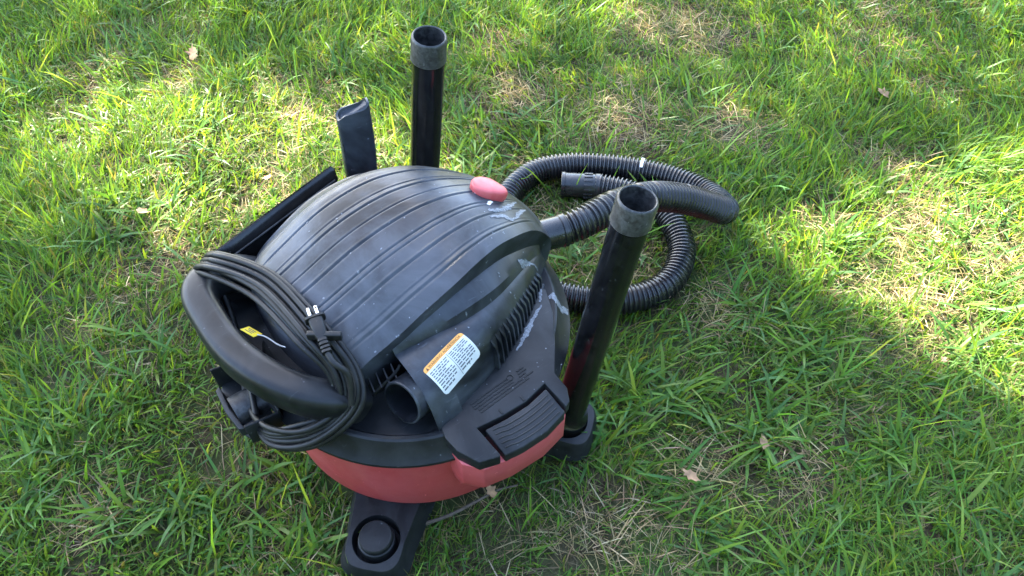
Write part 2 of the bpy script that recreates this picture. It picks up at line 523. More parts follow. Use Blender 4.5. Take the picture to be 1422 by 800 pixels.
def text_mesh(body, size):
    c = bpy.data.curves.new('t', 'FONT'); c.body = body; c.size = size; c.align_x = 'LEFT'; c.resolution_u = 2
    o = bpy.data.objects.new('t', c); col.objects.link(o)
    dg = bpy.context.evaluated_depsgraph_get(); me = bpy.data.meshes.new_from_object(o.evaluated_get(dg))
    vv = [Vector(p.co) for p in me.vertices]; ff = [tuple(p.vertices) for p in me.polygons]
    bpy.data.objects.remove(o); bpy.data.curves.remove(c); bpy.data.meshes.remove(me)
    return vv, ff
tv, tf = text_mesh('WARNING! ADVERTENCIA', 1.0)
xm = max(p.x for p in tv)
tv = [lab(.12 + .82 * p.x / xm, .155 - .115 * p.y / .73, .0013) for p in tv]
tri = [lab(.05, .155, .0013), lab(.10, .155, .0013), lab(.075, .045, .0013)]
mesh('label_heading', *join((tv, tf), (tri, [(0, 1, 2)])), M_ORTEXT, house, smooth=False)

# --- latch panel and lever
pan = [(-.083, -.214), (-.088, -.235), (-.086, -.262), (-.070, -.296), (-.040, -.306), (-.037, -.304), (-.041, -.250), (.000, -.256), (.045, -.258), (.088, -.250), (.0905, -.300), (.101, -.296), (.112, -.276), (.113, -.245), (.150, -.200), (.185, -.150), (.205, -.105), (.19, -.09), (.10, -.10), (0, -.10), (-.05, -.15)]
v, f = prism(pan, .262, lambda x, y: .2925 - max(0, (-.252 - y)) * .10)
panel = mesh('latch_panel', v, f, M_LID, lid, 30, bevel=.0025)
lev_o = [(-.033, -.259), (.005, -.263), (.045, -.264), (.084, -.258), (.0865, -.304), (.045, -.3125), (0, -.3115), (-.031, -.307)]
v, f = prism(lev_o, .258, lambda x, y: .2930 - max(0, (-.252 - y)) * .22)
latch = mesh('latch_lever', v, f, M_LID, lid, 30, bevel=.0025)
def lev_z(y): return .2930 - max(0, (-.252 - y)) * .22
for k in range(5):
    y0 = -.268 - .0078 * k
    pts = [Vector((-.024 + .103 * i / 10, y0 - .0045 * math.sin(math.pi * i / 10) + (.002 if i < 2 else 0), 0)) for i in range(11)]
    for p in pts: p.z = lev_z(p.y) + .0002
    mesh('grip_rib', *sweep(pts, lambda i: (.0013, .0011), 6), M_LID, latch)
for x, y in ((.004, -.252), (.044, -.254)):
    mesh('hinge_slot', *box((x, y + .003, .2932), (.0035, .009, .0012)), M_DARK, lid)
# raised moulded lettering (too small to read) and the certification ring
tx = []
Mt = Matrix.Translation((-.026, -.212, .2934)) @ Matrix.Rotation(R(3), 4, 'Z')
for r_ in range(5):
    u = .004 * (r_ > 2)
    while u < .100:
        l = random.uniform(.004, .013)
        if not (.070 < u < .083 and r_ < 3):
            tx.append(box((u + l / 2, -.0052 * r_, 0), (l, .0026, .0010), Mt))
        u += l + .0018
mesh('moulded_text', *join(*tx), M_DARK, lid, smooth=False)
ringp = [Mt @ Vector((.0765 + .005 * math.cos(a), -.002 + .005 * math.sin(a), 0)) for a in [2 * math.pi * k / 18 for k in range(18)]]
mesh('moulded_ring', *sweep(ringp, .0007, 6, closed=True), M_DARK, lid)

# --- red knob at the end of the crown
def knob():
    rows = []
    out = []
    for k in range(36):
        a = 2 * math.pi * k / 36
        r = .0245 * (1 + .50 * max(0, math.cos(a)) ** 7)
        out.append((r * math.cos(a) * 1.04, r * math.sin(a) * .90))
    for sc, z in ((.80, -.030), (.86, -.012), (.93, -.004), (.99, .002), (1.0, .010), (.985, .0135), (.93, .0160), (.80, .0175), (.6, .0185), (.3, .0190), (.02, .0192)):
        rows.append([(x * sc, y * sc, z) for x, y in out])
    return loft(rows, closed=True, cap0=True, cap1=True)
v, f = knob()
KM = Matrix.Translation((.183, .037, .423)) @ Matrix.Rotation(R(18), 4, 'Y') @ Matrix.Rotation(R(-50), 4, 'Z')
mesh('knob', [KM @ Vector(p) for p in v], f, M_KNOB, vac, 50)
well = [KM @ (Matrix.Translation((-.004, .002, -.003)) @ Vector((.0305 * math.cos(a), .0235 * math.sin(a), 0))) for a in [2 * math.pi * k / 28 for k in range(28)]]
mesh('knob_well', *sweep(well, .0028, 8, closed=True), M_DARK, vac)

# --- carrying handle
hp = cat_rom([(-.165, .205, .295), (-.215, .210, .335), (-.254, .203, .346), (-.277, .172, .350), (-.281, .110, .350), (-.278, .050, .350), (-.266, .000, .350), (-.247, -.045, .348), (-.222, -.082, .342), (-.190, -.105, .325), (-.160, -.110, .300)], 8)
handle = mesh('handle', *sweep(hp, lambda i: (.0262, .030), 32, flat=True, sq=.60), M_GRIP, vac, 60)
# recessed grip wall behind the handle, hung below it
wall = []
for p in hp[2:-6]:
    c_ = (Vector((-.14, .05, 0)) - Vector((p.x, p.y, 0))); c_.normalize()
    wall.append([p + c_ * -.004 + Vector((0, 0, -.022)), p + c_ * .012 + Vector((0, 0, -.058)), p + c_ * .035 + Vector((0, 0, -.066)), p + c_ * .11 + Vector((0, 0, -.050))])
mesh('handle_skirt', *loft(wall), M_LID, handle, 50)

# --- cord hook below the handle
def hook():
    parts = []
    o = [(-.270, .085), (-.312, .088), (-.322, .07), (-.326, .025), (-.322, -.020), (-.312, -.040), (-.270, -.036)]
    parts.append(prism(o, .236, .243))
    return join(*parts)
hk = mesh('cord_hook', *hook(), M_LID, vac, 30, bevel=.0015)
for y0, y1 in ((.084, .088), (-.040, -.036)):
    sv = [(-.262, y0), (-.318, y0), (-.318, y1), (-.262, y1)]
    mesh('hook_cheek', *prism(sv, .240, lambda x, y: .292 if x < -.3 else .278), M_LID, hk, 30, bevel=.001)
hump = [[(-.268 - .050 * i / 6, .025 + .028 * math.cos(a), .242 + .026 * math.sin(a)) for a in [math.pi * k / 14 for k in range(15)]] for i in range(7)]
mesh('hook_post', *loft(hump, cap0=True, cap1=True), M_WORN, hk, 40)
mesh('hook_back', *prism([(-.262, .088), (-.2655, .088), (-.2655, -.040), (-.262, -.040)], .240, .286), M_LID, hk, 30, bevel=.001)
mesh('hook_outer', *prism([(-.318, .072), (-.326, .068), (-.330, .025), (-.326, -.018), (-.318, -.022), (-.322, .025)], .240, .262), M_LID, hk, 30, bevel=.001)

# --- power cord wound round handle and hook
NSTR = 6
key = [(-.236, .200, .388), (-.190, .095, .402), (-.176, -.035, .402), (-.167, -.098, .370), (-.190, -.128, .328), (-.250, -.108, .288), (-.298, -.052, .264), (-.285, .030, .254), (-.262, .110, .272), (-.248, .180, .300), (-.248, .226, .345)]
across = [(.75, .2, .25), (.95, .2, .1), (1, -.1, 0), (.8, -.6, 0), (.5, -.8, .15), (-.1, -.5, -.75), (-.3, -.3, -.7), (.2, 0, .3), (.2, .1, .3), (.3, .1, .3), (.8, .3, .2)]
SQ = [.85, 1, 1, 1, 1, .9, .6, .35, .4, .5, .7]
loops = []
for k in range(NSTR):
    o = (k - (NSTR - 1) / 2) * .0088
    pts = []
    for (p, d, q) in zip(key, across, SQ):
        dv = Vector(d).normalized(); j = Vector((random.uniform(-1, 1), random.uniform(-1, 1), random.uniform(-1, 1))) * .0022
        pts.append(Vector(p) + dv * o * q + j + Vector((0, 0, .0035 * (k % 2))))
    loops.append(resample(cat_rom(pts, 10, closed=True) , .006))
cparts = []
for path in loops:
    cparts.append(sweep(path[:-1], .0046, 10, closed=True))
for k in range(2):            # an upper layer of slack turns
    o = (k - .5) * .024
    pts = [Vector(p) + Vector(d).normalized() * o + Vector((0, 0, .0075)) + Vector((random.uniform(-1, 1), random.uniform(-1, 1), 0)) * .003 for p, d in zip(key, across)]
    pts[5] += Vector((-.002, -.006, .004)); pts[6] += Vector((-.002, -.004, .004))
    cparts.append(sweep(resample(cat_rom(pts, 10, closed=True), .006)[:-1], .0046, 10, closed=True))
cord = mesh('power_cord', *join(*cparts), M_CORD, vac, 60)
# plug
pb, pt = Vector((-.172, -.066, .418)), Vector((-.1575, -.004, .424))
PX = (pt - pb).normalized(); PZ = Vector((0, 0, 1)); PY = PZ.cross(PX).normalized(); PZ = PX.cross(PY)
PM = Matrix(((PX.x, PY.x, PZ.x, pb.x), (PX.y, PY.y, PZ.y, pb.y), (PX.z, PY.z, PZ.z, pb.z), (0, 0, 0, 1))) @ Matrix.Scale(1.08, 4)
def rr(w, h, x, n=20):
    o = []
    for k in range(n):
        a = 2 * math.pi * k / n; c, s_ = math.cos(a), math.sin(a)
        o.append(PM @ Vector((x, w / 2 * math.copysign(abs(c) ** .5, c), h / 2 * math.copysign(abs(s_) ** .5, s_))))
    return o
plug = mesh('plug', *loft([rr(.010, .009, -.004), rr(.011, .010, .006), rr(.017, .014, .012), rr(.020, .016, .026), rr(.020, .016, .038), rr(.028, .019, .0385), rr(.028, .019, .042), rr(.018, .012, .0425)], closed=True, cap0=True, cap1=True), M_CORD, cord, 35)
for k in range(4): mesh('strain_relief', *loft([rr(.0135, .012, -.016 + .006 * k), rr(.0135, .012, -.0125 + .006 * k)], closed=True, cap0=True, cap1=True), M_CORD, cord, 30)
for s_ in (-1, 1):
    w = box((.051, .0052 * s_, 0), (.018, .0016 * 2.6, .0062 * .35))
    mesh('prong', [PM @ Vector(p) for p in w[0]], w[1], M_METAL, cord, 30, bevel=.0007)
    hcirc = [PM @ Vector((.0565 + .0013 * math.cos(a), .0052 * s_ + .0013 * math.sin(a), .00125)) for a in [2 * math.pi * k / 10 for k in range(10)]]
    mesh('prong_hole', hcirc, [tuple(range(10))], M_DARK, cord)
cl = box((.004, .004, -.001), (.007, .044, .013))
mesh('cord_clip', [PM @ (Matrix.Translation((.011, -.004, -.001)) @ Matrix.Rotation(R(-24), 4, 'Z') @ Vector(p)) for p in box((0, 0, 0), (.008, .046, .014))[0]], cl[1], M_CORD, cord, 30, bevel=.002)
tail = resample(cat_rom([pb + PX * -.018, pb + PX * -.035 + Vector((.004, 0, -.004)), Vector((-.166, -.118, .392)), Vector((-.180, -.138, .352))], 8), .006)
mesh('cord_tail', *sweep(tail, .0046, 10), M_CORD, cord, 60)
# yellow tag on a white tie inside the handle
tg = Matrix.Translation((-.238, .078, .338)) @ Matrix.Rotation(R(-68), 4, 'Z') @ Matrix.Rotation(R(-35), 4, 'X')
b_ = box((0, 0, 0), (.028, .019, .0008))
mesh('cord_tag', [tg @ Vector(p) for p in b_[0]], b_[1], M_YELLOW, cord, bevel=None)
mesh('tag_print', *join(*[box((-.002 + .0015 * (r_ % 2), -.004 + .0042 * r_, .0007), (.015 - .003 * (r_ % 2), .0014, .0004), tg) for r_ in range(3)]), M_PRINT, cord)
mesh('tag_tie', *sweep(cat_rom([tg @ Vector((.012, 0, .001)), (-.224, .055, .338), (-.216, .032, .338), (-.209, .018, .340)], 6), .0011, 6), M_WHITE, cord)

# --- feet with wand posts and caster wheels
def foot_outline(n=72):
    """outline in (radial, tangential) around the post, star shaped"""
    o = []
    for k in range(n):
        a = 2 * math.pi * k / n; c, s_ = math.cos(a), math.sin(a)
        if c >= 0: r = 1 / ((abs(c) / .054) ** 3.4 + (abs(s_) / .053) ** 3.4) ** (1 / 3.4)      # blunt outer end
        else:                                                                              # sides widening towards the drum
            den = abs(s_) + .13 * c; r = .053 / den if den > .01 else 9
            r = (r ** -9 + (.115 / max(1e-6, -c)) ** -9) ** (-1 / 9)
        o.append((c * r, s_ * r))
    return o
FO = foot_outline(); N72 = 72
circ = [(math.cos(2 * math.pi * k / N72), math.sin(2 * math.pi * k / N72)) for k in range(N72)]
def foot_mesh():
    rows = [[(x * 1.06, y * 1.16, .020) for x, y in FO], [(x * 1.02, y * .98, .044 - .12 * max(0, x)) for x, y in FO],
            [(x * .98, y * .935, .060 - .14 * max(0, x)) for x, y in FO], [(x * .93, y * .89, .0635 - .13 * max(0, x)) for x, y in FO],
            [(x * .0405, y * .0405, .0635 - .13 * max(0, x * .0415)) for x, y in circ], [(x * .039, y * .039, .0605 - .13 * max(0, x * .04)) for x, y in circ],
            [(x * .038, y * .038, .024) for x, y in circ], [(x * .001, y * .001, .024) for x, y in circ]]
    return loft(rows, closed=True)
fv, ff_ = foot_mesh()
foot0 = mesh('caster_foot', fv, ff_, M_LID, vac, 35)
pv, pf = lathe([(.0320, .022), (.0315, .056), (.0305, .061), (.0285, .062), (.0280, .072), (.0262, .0745), (.001, .075)], 40)
post0 = mesh('wand_post', pv, pf, M_LID, foot0, 30)
wv, wf = join(*[([Vector((0.012 + p[0], p[2] + dz, p[1] + .0235)) for p in lathe([(.006, -.009), (.020, -.009), (.0235, -.006), (.0235, .006), (.020, .009), (.006, .009)], 24)[0]], lathe([(.006, -.009), (.020, -.009), (.0235, -.006), (.0235, .006), (.020, .009), (.006, .009)], 24)[1]) for dz in (-.012, .012)])
wheel0 = mesh('caster_wheel', wv, wf, M_DARK, foot0, 30)
FEET = [(222.8, .312), (306, .281), (58, .312), (130, .309)]
for i, (a, r) in enumerate(FEET):
    if i == 0: fo = foot0
    else:
        fo = foot0.copy(); col.objects.link(fo); fo.parent = vac
        for ch in (post0, wheel0):
            c = ch.copy(); col.objects.link(c); c.parent = fo
    fo.location = (r * math.cos(R(a)), r * math.sin(R(a)), 0); fo.rotation_euler = (0, 0, R(a))

# --- dried paint drips, draped over the plastic
bpy.context.view_layer.update()
trees = []
for o in (crown, house, lid, panel):
    bm = bmesh.new(); bm.from_mesh(o.data); trees.append(BVHTree.FromBMesh(bm)); bm.free()
def drop(x, y, off=.0008):
    best = None
    for t in trees:
        h = t.ray_cast(Vector((x, y, 1)), Vector((0, 0, -1)))
        if h[0] is not None and (best is None or h[0].z > best[0].z): best = h
    if best is None: return Vector((x, y, .28))
    n = best[1] if best[1].z > 0 else -best[1]
    return best[0] + n * off
def smear(pts, widths, parent, name='paint_smear', mat=M_PAINT):
    path = resample(cat_rom([(x, y, 0) for x, y in pts], 8), .0022); rows = []; N = len(path)
    for i, p in enumerate(path):
        t = path[min(i + 1, N - 1)] - path[max(0, i - 1)]; t.normalize(); s_ = Vector((-t.y, t.x, 0))
        u = i / (N - 1); w = interp(u, [(k / (len(widths) - 1), q) for k, q in enumerate(widths)])
        w *= 1 + .35 * math.sin(9.1 * u * len(pts)) * math.sin(23 * u + 1.3); w = max(.0004, w)
        sh = .0008 * math.sin(31 * u)
        rows.append([drop(*(p + s_ * (q * w + sh)).xy) for q in (-1, -.5, 0, .5, 1)])
    mesh(name, *loft(rows), mat, parent, 80)
def spot(x, y, r, parent, name='paint_spot'):
    n = 10; v = [drop(x, y)] + [drop(x + r * random.uniform(.75, 1.2) * math.cos(2 * math.pi * k / n), y + r * random.uniform(.75, 1.2) * math.sin(2 * math.pi * k / n)) for k in range(n)]
    mesh(name, v, [(0, 1 + k, 1 + (k + 1) % n) for k in range(n)], M_PAINT, parent, 80)
smear([(.158, -.010), (.185, -.012), (.212, .000), (.228, .010)], [.002, .0045, .0035, .001], crown)
smear([(.152, -.024), (.175, -.026), (.190, -.034), (.215, -.018), (.236, -.006)], [.0015, .004, .002, .0035, .001], crown)
smear([(.166, .003), (.178, .010)], [.0026, .0030, .0026], crown, 'white_sticker', M_WHITE)
smear([(.166, -.082), (.180, -.078), (.196, -.076), (.206, -.080)], [.004, .0035, .002, .001], house)
smear([(.204, -.086), (.196, -.102), (.180, -.122)], [.001, .0026, .002], house)
smear([(.178, -.128), (.150, -.142), (.120, -.160), (.090, -.176)], [.001, .0035, .004, .001], house)
smear([(.205, -.118), (.208, -.136), (.206, -.150)], [.007, .004, .007, .003], lid)
smear([(.222, -.140), (.212, -.150)], [.005, .004], lid)
for _ in range(18):
    spot(random.uniform(-.13, .18), random.uniform(-.09, .18), random.choice([.0008, .001, .0013, .002]), crown)
for _ in range(16):
    spot(random.uniform(-.06, .17), random.uniform(-.16, -.09), random.choice([.0008, .001, .0014]), house)
for _ in range(18):
    spot(random.uniform(-.07, .19), random.uniform(-.25, -.15), random.choice([.0008, .001, .0012]), lid)

# ================================================================== things stored on and around it
def lw(x, y, z): return VM @ Vector((x, y, z))

def wand(name, base, top, label):
    o = empty(name, base); ax = top - base; o.rotation_mode = 'QUATERNION'; o.rotation_quaternion = ax.to_track_quat('Z', 'Y'); L = ax.length
    ro = .0282
    # tube with slightly flattened flutes
    n = 48; rows = []
    def ringr(r, z, fl): return [((r - fl * (.5 + .5 * math.cos(6 * 2 * math.pi * k / n)) ** 3) * math.cos(2 * math.pi * k / n), (r - fl * (.5 + .5 * math.cos(6 * 2 * math.pi * k / n)) ** 3) * math.sin(2 * math.pi * k / n), z) for k in range(n)]
    rows = [ringr(.0350, 0, 0), ringr(.0352, .045, 0), ringr(.0335, .047, 0), ringr(.0290, .06, 0)] + [ringr(.0280 - .0008 * k / 8, .066 + (L - .046 - .066) * k / 8, .0007) for k in range(9)]
    rows += [ringr(.0270, L - .044, 0)]
    v, f = loft(rows, closed=True); mesh('tube', v, f, M_GLOSS, o, 30)
    v, f = lathe([(.0265, L - .046), (ro - .0002, L - .0445), (ro + .0014, L - .0425), (ro + .0006, L - .040), (ro + .0008, L - .004), (ro - .0012, L - .0006), (ro - .0022, L), (ro - .0036, L - .0012), (.0240, L - .010), (.0232, L - .10), (.0225, L - .30), (.001, L - .301)], 48)
    mesh('worn_collar', v, f, M_WORN, o, 40)
    tag(o, label, 'vacuum wand', 'extension wands')
    return o
fr = lambda a, r, z: lw(r * math.cos(R(a)), r * math.sin(R(a)), z)
wand('extension_wand', fr(306, .281, .030), Vector((.166, .732, .605)), 'black wand leaning out in the right foot of the vacuum, in front of the hose')
wand('extension_wand', fr(58, .312, .030), Vector((-.130, 1.075, .618)), 'upright black wand standing behind the vacuum, farthest back of the tools')

# hose ------------------------------------------------------------
hose_pts = [(.088, .952, .298), (.130, .972, .302), (.190, 1.016, .296), (.262, 1.064, .270), (.335, 1.105, .225), (.400, 1.135, .175), (.448, 1.165, .128), (.468, 1.215, .085), (.452, 1.285, .055),
            (.400, 1.340, .042), (.325, 1.377, .036), (.235, 1.397, .036), (.137, 1.402, .036), (.050, 1.375, .036), (-.010, 1.298, .036), (-.031, 1.195, .036), (-.004, 1.090, .036), (.072, 1.020, .036),
            (.175, .993, .036), (.270, 1.003, .036), (.336, 1.045, .036), (.372, 1.125, .037), (.362, 1.210, .040), (.325, 1.270, .040), (.268, 1.310, .038), (.202, 1.330, .037)]
hose_path = cat_rom(hose_pts, 12)
PITCH = .0096
hp2 = resample(hose_path, PITCH / 6)
hose = empty('vacuum_hose', (.2, 1.18, 0))
tag(hose, 'black corrugated vacuum hose looped in a ring on the grass behind the wand', 'hose')
off = hose.location
prof = [.0304, .0306, .0298, .0256, .0252, .0262]
v, f = sweep([p - off for p in hp2], lambda i: prof[i % 6], 28)
hb = mesh('corrugated_tube', v, f, M_HOSE, hose, 60)
def cuff(name, a, b, r0, r1, open_end):
    L = (b - a).length; Mx = Matrix.Translation(a - off) @ (b - a).to_track_quat('Z', 'Y').to_matrix().to_4x4()
    prof = [(r0 * .9, -.001), (r0, .0), (r0, .010), (r0 - .0015, .0115), (r1, .014), (r1, L - .009), (r1 + .002, L - .008), (r1 + .002, L - .001), (r1 + .001, L)]
    prof += [(r1 - .003, L), (r1 - .004, L - .035), (.001, L - .036)] if open_end else [(.001, L)]
    v, f = lathe(prof, 44); c = mesh(name, [Mx @ Vector(p) for p in v], f, M_HOSE, hose, 35)
    if open_end:
        for k in range(16):
            a_ = 2 * math.pi * k / 16
            bv, bf = box((r1 + .0008, 0, L * .30), (.0022, .0055, .020), Matrix.Rotation(a_, 4, 'Z'))
            mesh('cuff_grip', [Mx @ p for p in bv], bf, M_HOSE, c, bevel=.0006)
    return c
e = hp2[-1]; d = (hp2[-1] - hp2[-9]).normalized()
cuff('end_cuff', e - d * .004, e + Vector((-.086, .006, -.001)), .0300, .0290, True)
s0 = hp2[0]
cuff('port_cuff', s0 + Vector((.006, .003, 0)), Vector((.030, .928, .302)), .0305, .0290, False)
# scrap of white tape stuck to the hose
def tape():
    a = None
    k = min(range(len(hp2)), key=lambda i: (hp2[i] - Vector((.312, 1.380, .036))).length)
    rows = []
    for j in range(6):
        p = hp2[k + j]; t = (hp2[k + j + 1] - hp2[k + j - 1]).normalized(); sd = t.cross(Vector((0, 0, 1))).normalized(); up = sd.cross(t)
        rows.append([p - off + (sd * math.cos(q) + up * math.sin(q)) * .0312 for q in [R(25 + 12 * i) for i in range(9)]])
    return loft(rows)
mesh('white_tape', *tape(), M_WHITE, hose)

# crevice tool -----------------------------------------------------
def crevice():
    o = empty('crevice_tool', lw(.070, .310, .0)); o.rotation_euler = (0, R(3.5), R(22))
    ring = lambda w, d, z, dy=0, sh=0, n=32: [(w / 2 * math.copysign(abs(math.cos(a)) ** .35, math.cos(a)), dy + d / 2 * math.copysign(abs(math.sin(a)) ** .35, math.sin(a)), z + sh * math.cos(a)) for a in [2 * math.pi * k / n for k in range(n)]]
    rows = [ring(.052, .052, .03), ring(.052, .052, .15), ring(.054, .034, .24), ring(.060, .029, .36, .0), ring(.060, .028, .400, .002), ring(.059, .027, .455, .014, .013), ring(.051, .021, .4560, .014, .013), ring(.049, .019, .451, .013, .013)]
    mesh('nozzle_body', *loft(rows, closed=True, cap0=True, cap1=True), M_BLACK, o, 40)
    seam = [Vector((-.026, .0132 * 0 - .012, z)) for z in (.25, .32, .36)] + [Vector((-.0285, -.010, .400)), Vector((-.0285, .006, .430))]
    mesh('mould_seam', *sweep(seam, .0011, 6), M_WORN, o)
    tag(o, 'flat black crevice nozzle with slanted tip standing behind the dome, left of the back wand', 'nozzle')
crevice()

# wide floor nozzle -------------------------------------------------
def floor_nozzle():
    a, b = lw(-.222, .250, .343), lw(.032, .276, .384)
    o = empty('floor_nozzle', ((a.x + b.x) / 2, (a.y + b.y) / 2, 0)); dx = b - a
    o.rotation_euler = (0, 0, math.atan2(dx.y, dx.x)); L = dx.xy.length; sl = dx.z / L; zc = (a.z + b.z) / 2
    n = 40
    def ring(w, d, z, sl_=0, cx=0, dy=0):
        return [(cx + w / 2 * math.copysign(abs(math.cos(t)) ** .3, math.cos(t)), dy + d / 2 * math.copysign(abs(math.sin(t)) ** .3, math.sin(t)), z + sl_ * (cx + w / 2 * math.copysign(abs(math.cos(t)) ** .3, math.cos(t)))) for t in [2 * math.pi * k / n for k in range(n)]]
    rows = [ring(.05, .05, .03), ring(.05, .05, .13), ring(.085, .046, .20, sl * .4), ring(L * .80, .022, zc - .070, sl), ring(L * .98, .018, zc - .022, sl, 0, .002),
            ring(L * .985, .012, zc - .004, sl, 0, .005), ring(L * .96, .004, zc + .002, sl, 0, .008)]
    mesh('nozzle_body', *loft(rows, closed=True, cap0=True, cap1=True), M_GLOSS, o, 35)
    edge = [Vector((-L / 2 * .97 + L * .94 * i / 12, -.0075, zc - .016 + sl * (-L / 2 * .97 + L * .94 * i / 12))) for i in range(13)]
    mesh('lip_highlight', *sweep(edge, .0016, 6), M_WORN, o)  # pale strip that paints the highlight line along the nozzle lip
    tag(o, 'wide black floor nozzle with a pale lip line stored along the left of the dome', 'nozzle')
floor_nozzle()

# ================================================================== leaves and twig on the lawn
def dry_leaf(x, y, z, s, rz, tilt, label):
    out = [(0, -.5), (.10, -.34), (.34, -.30), (.26, -.10), (.46, .08), (.24, .16), (.22, .36), (.05, .30), (0, .55), (-.08, .28), (-.26, .34), (-.24, .12), (-.45, .02), (-.24, -.12), (-.30, -.32), (-.10, -.36)]
    sq = random.uniform(.55, .85); out = [(a * sq * random.uniform(.6, 1.15), b * random.uniform(.75, 1.15)) for a, b in out]
    n = len(out); v = [(0, 0, .0)]
    for q in (.5, 1.0):
        for px, py in out:
            px, py = px * q, py * q; v.append((px * s, py * s, s * (.9 * px * px + .5 * py * py * (1 if py > 0 else -.6) + .05 * math.sin(9 * px + 5 * py))))
    f = [(0, 1 + k, 1 + (k + 1) % n) for k in range(n)] + [(1 + k, 1 + n + k, 1 + n + (k + 1) % n, 1 + (k + 1) % n) for k in range(n)]
    o = mesh('dry_leaf', v, f, M_LEAF, None, 60)
    o.location = (x, y, z); o.rotation_euler = (R(tilt), R(tilt * .4), R(rz)); tag(o, label, 'leaf', 'fallen dry leaves')
LEAVES = [(0.459, 0.664, 0.034, 25, 'small pale dry leaf lying right of the wand, above the pinkish one'),
          (0.316, 0.601, 0.042, 70, 'pinkish tan dry leaf lying on thin grass below the wand'),
          (-0.876, 1.839, 0.05, 10, 'curled tan dry leaf at the upper left of the lawn'),
          (-0.844, 1.244, 0.04, 120, 'dry leaf in the grass left of the floor nozzle'),
          (-0.037, 0.570, 0.034, 40, 'crumpled dry leaf close under the red latch lip'),
          (-0.578, 1.354, 0.036, 200, 'brown dry leaf in the bright grass above the floor nozzle'),
          (0.968, 1.668, 0.045, 60, 'brown dry leaf in the shaded grass at the upper right'),
          (0.849, 0.844, 0.034, 150, 'brown dry leaf at the edge of the sunny patch')]
for x, y, s, rz, lb in LEAVES:
    dry_leaf(x, y, .042, s, rz, random.uniform(10, 30), lb)
tw = [Vector((-.150, .520, .020)), Vector((-.105, .533, .030)), Vector((-.060, .556, .034)), Vector((-.025, .574, .038)), Vector((.010, .582, .040))]
o = mesh('twig', *sweep(cat_rom(tw, 6), lambda i: .0036 - .00008 * i, 8), M_TWIG); tag(o, 'bent dead twig lying in the grass beside the front foot', 'twig')

# ================================================================== the tree whose shade falls on the lawn (it stands out of the picture)
def lit(x, y):
    """share of open sky towards the sun above a lawn point (holes in the crown)"""
    def el(cx, cy, a, b, rot, soft=.5):
        c, s_ = math.cos(rot), math.sin(rot); u = ((x - cx) * c + (y - cy) * s_) / a; w = (-(x - cx) * s_ + (y - cy) * c) / b
        return 1 - np.clip((np.sqrt(u * u + w * w) - (1 - soft)) / (2 * soft), 0, 1)
    e1 = np.clip((x + y - 1.60) / .14, 0, 1) * np.clip((1.25 + .36 * (x - .5) - y) / .14 + .5, 0, 1)     # the broad opening on the right
    q = e1 * (.95 + .06 * np.clip((x - .75) / .3, 0, 1))
    q = np.maximum(q, .92 * el(-.72, 1.45, .74, .32, R(-10), .30))
    q = np.maximum(q, .65 * el(-.95, 1.15, .45, .22, R(-10), .35))
    q = np.maximum(q, .55 * el(.62, 1.62, .16, .08, R(15), .3))
    q = np.maximum(q, .25 * el(.1, 2.0, .5, .12, R(10), .4))
    return q
def make_tree():
    n = 92000
    x = rng.uniform(-2.6, 2.9, n); y = rng.uniform(-1.2, 3.4, n)
    keep = rng.random(n) > np.clip(lit(x, y) * 1.03, 0, 1)
    edge = ((x - .1) / 2.8) ** 2 + ((y - 1.0) / 2.3) ** 2
    keep &= rng.random(n) > np.clip((edge - .75) / .3, 0, 1)
    keep &= rng.random(n) < .97 - .72 * np.clip((y - 1.42) / .25, 0, 1) * np.clip((x + .9) / .4, 0, 1) - .62 * np.clip((y - 1.5) / .3, 0, 1) * np.clip((-.5 - x) / .4, 0, 1)
    x, y = x[keep], y[keep]; n = len(x)
    hgt = 3.6 + 2.6 * rng.random(n)
    c = np.stack([x + S.x / S.z * hgt, y + S.y / S.z * hgt, hgt], 1)
    u = rng.normal(size=(n, 3)); u /= np.linalg.norm(u, axis=1)[:, None]
    w = np.cross(u, rng.normal(size=(n, 3))); w /= np.linalg.norm(w, axis=1)[:, None]
    ln = rng.uniform(.035, .06, n)[:, None]; wd = ln * .55
    v = np.stack([c - u * ln, c + w * wd, c + u * ln, c - w * wd], 1).reshape(-1, 3)
    me = bpy.data.meshes.new('crown'); me.vertices.add(len(v)); me.vertices.foreach_set('co', v.astype(np.float32).ravel())
    me.loops.add(4 * n); me.loops.foreach_set('vertex_index', np.arange(4 * n, dtype=np.int32)); me.polygons.add(n)
    me.polygons.foreach_set('loop_start', np.arange(n, dtype=np.int32) * 4); me.polygons.foreach_set('loop_total', np.full(n, 4, np.int32))
    me.update(); me.materials.append(M_TREE)
    base = Vector((-5.5, 5.5, 0))
    t = empty('shade_tree', base); tag(t, 'leafy shade tree beyond the lawn whose crown throws dappled shade on the grass', 'tree')
    o = bpy.data.objects.new('crown', me); col.objects.link(o); o.parent = t; o.location = -base
    paths = []
    trunk = cat_rom([(0, 0, -.05), (.06, -.04, .9), (-.02, .05, 1.8), (.05, 0, 2.6), (.12, -.05, 3.2)], 6)
    parts = [sweep(trunk, lambda i: .22 - .006 * i, 14)]
    for gx, gy, h in ((-.3, .3, 4.6), (.2, .55, 5.0), (-.8, .2, 4.2), (-1.6, .6, 4.8), (-2.0, 1.2, 4.2)):      # limbs reach into the crown
        tgt = Vector((gx + S.x / S.z * h, gy + S.y / S.z * h, h)) - base; s0 = trunk[-1 - random.randint(0, 6)]
        parts.append(sweep(cat_rom([s0, s0.lerp(tgt, .5) + Vector((0, 0, .25)), tgt], 7), lambda i: max(.012, .075 - .0048 * i), 8))
    mesh('trunk', *join(*parts), M_BARK, t, 60)
make_tree()

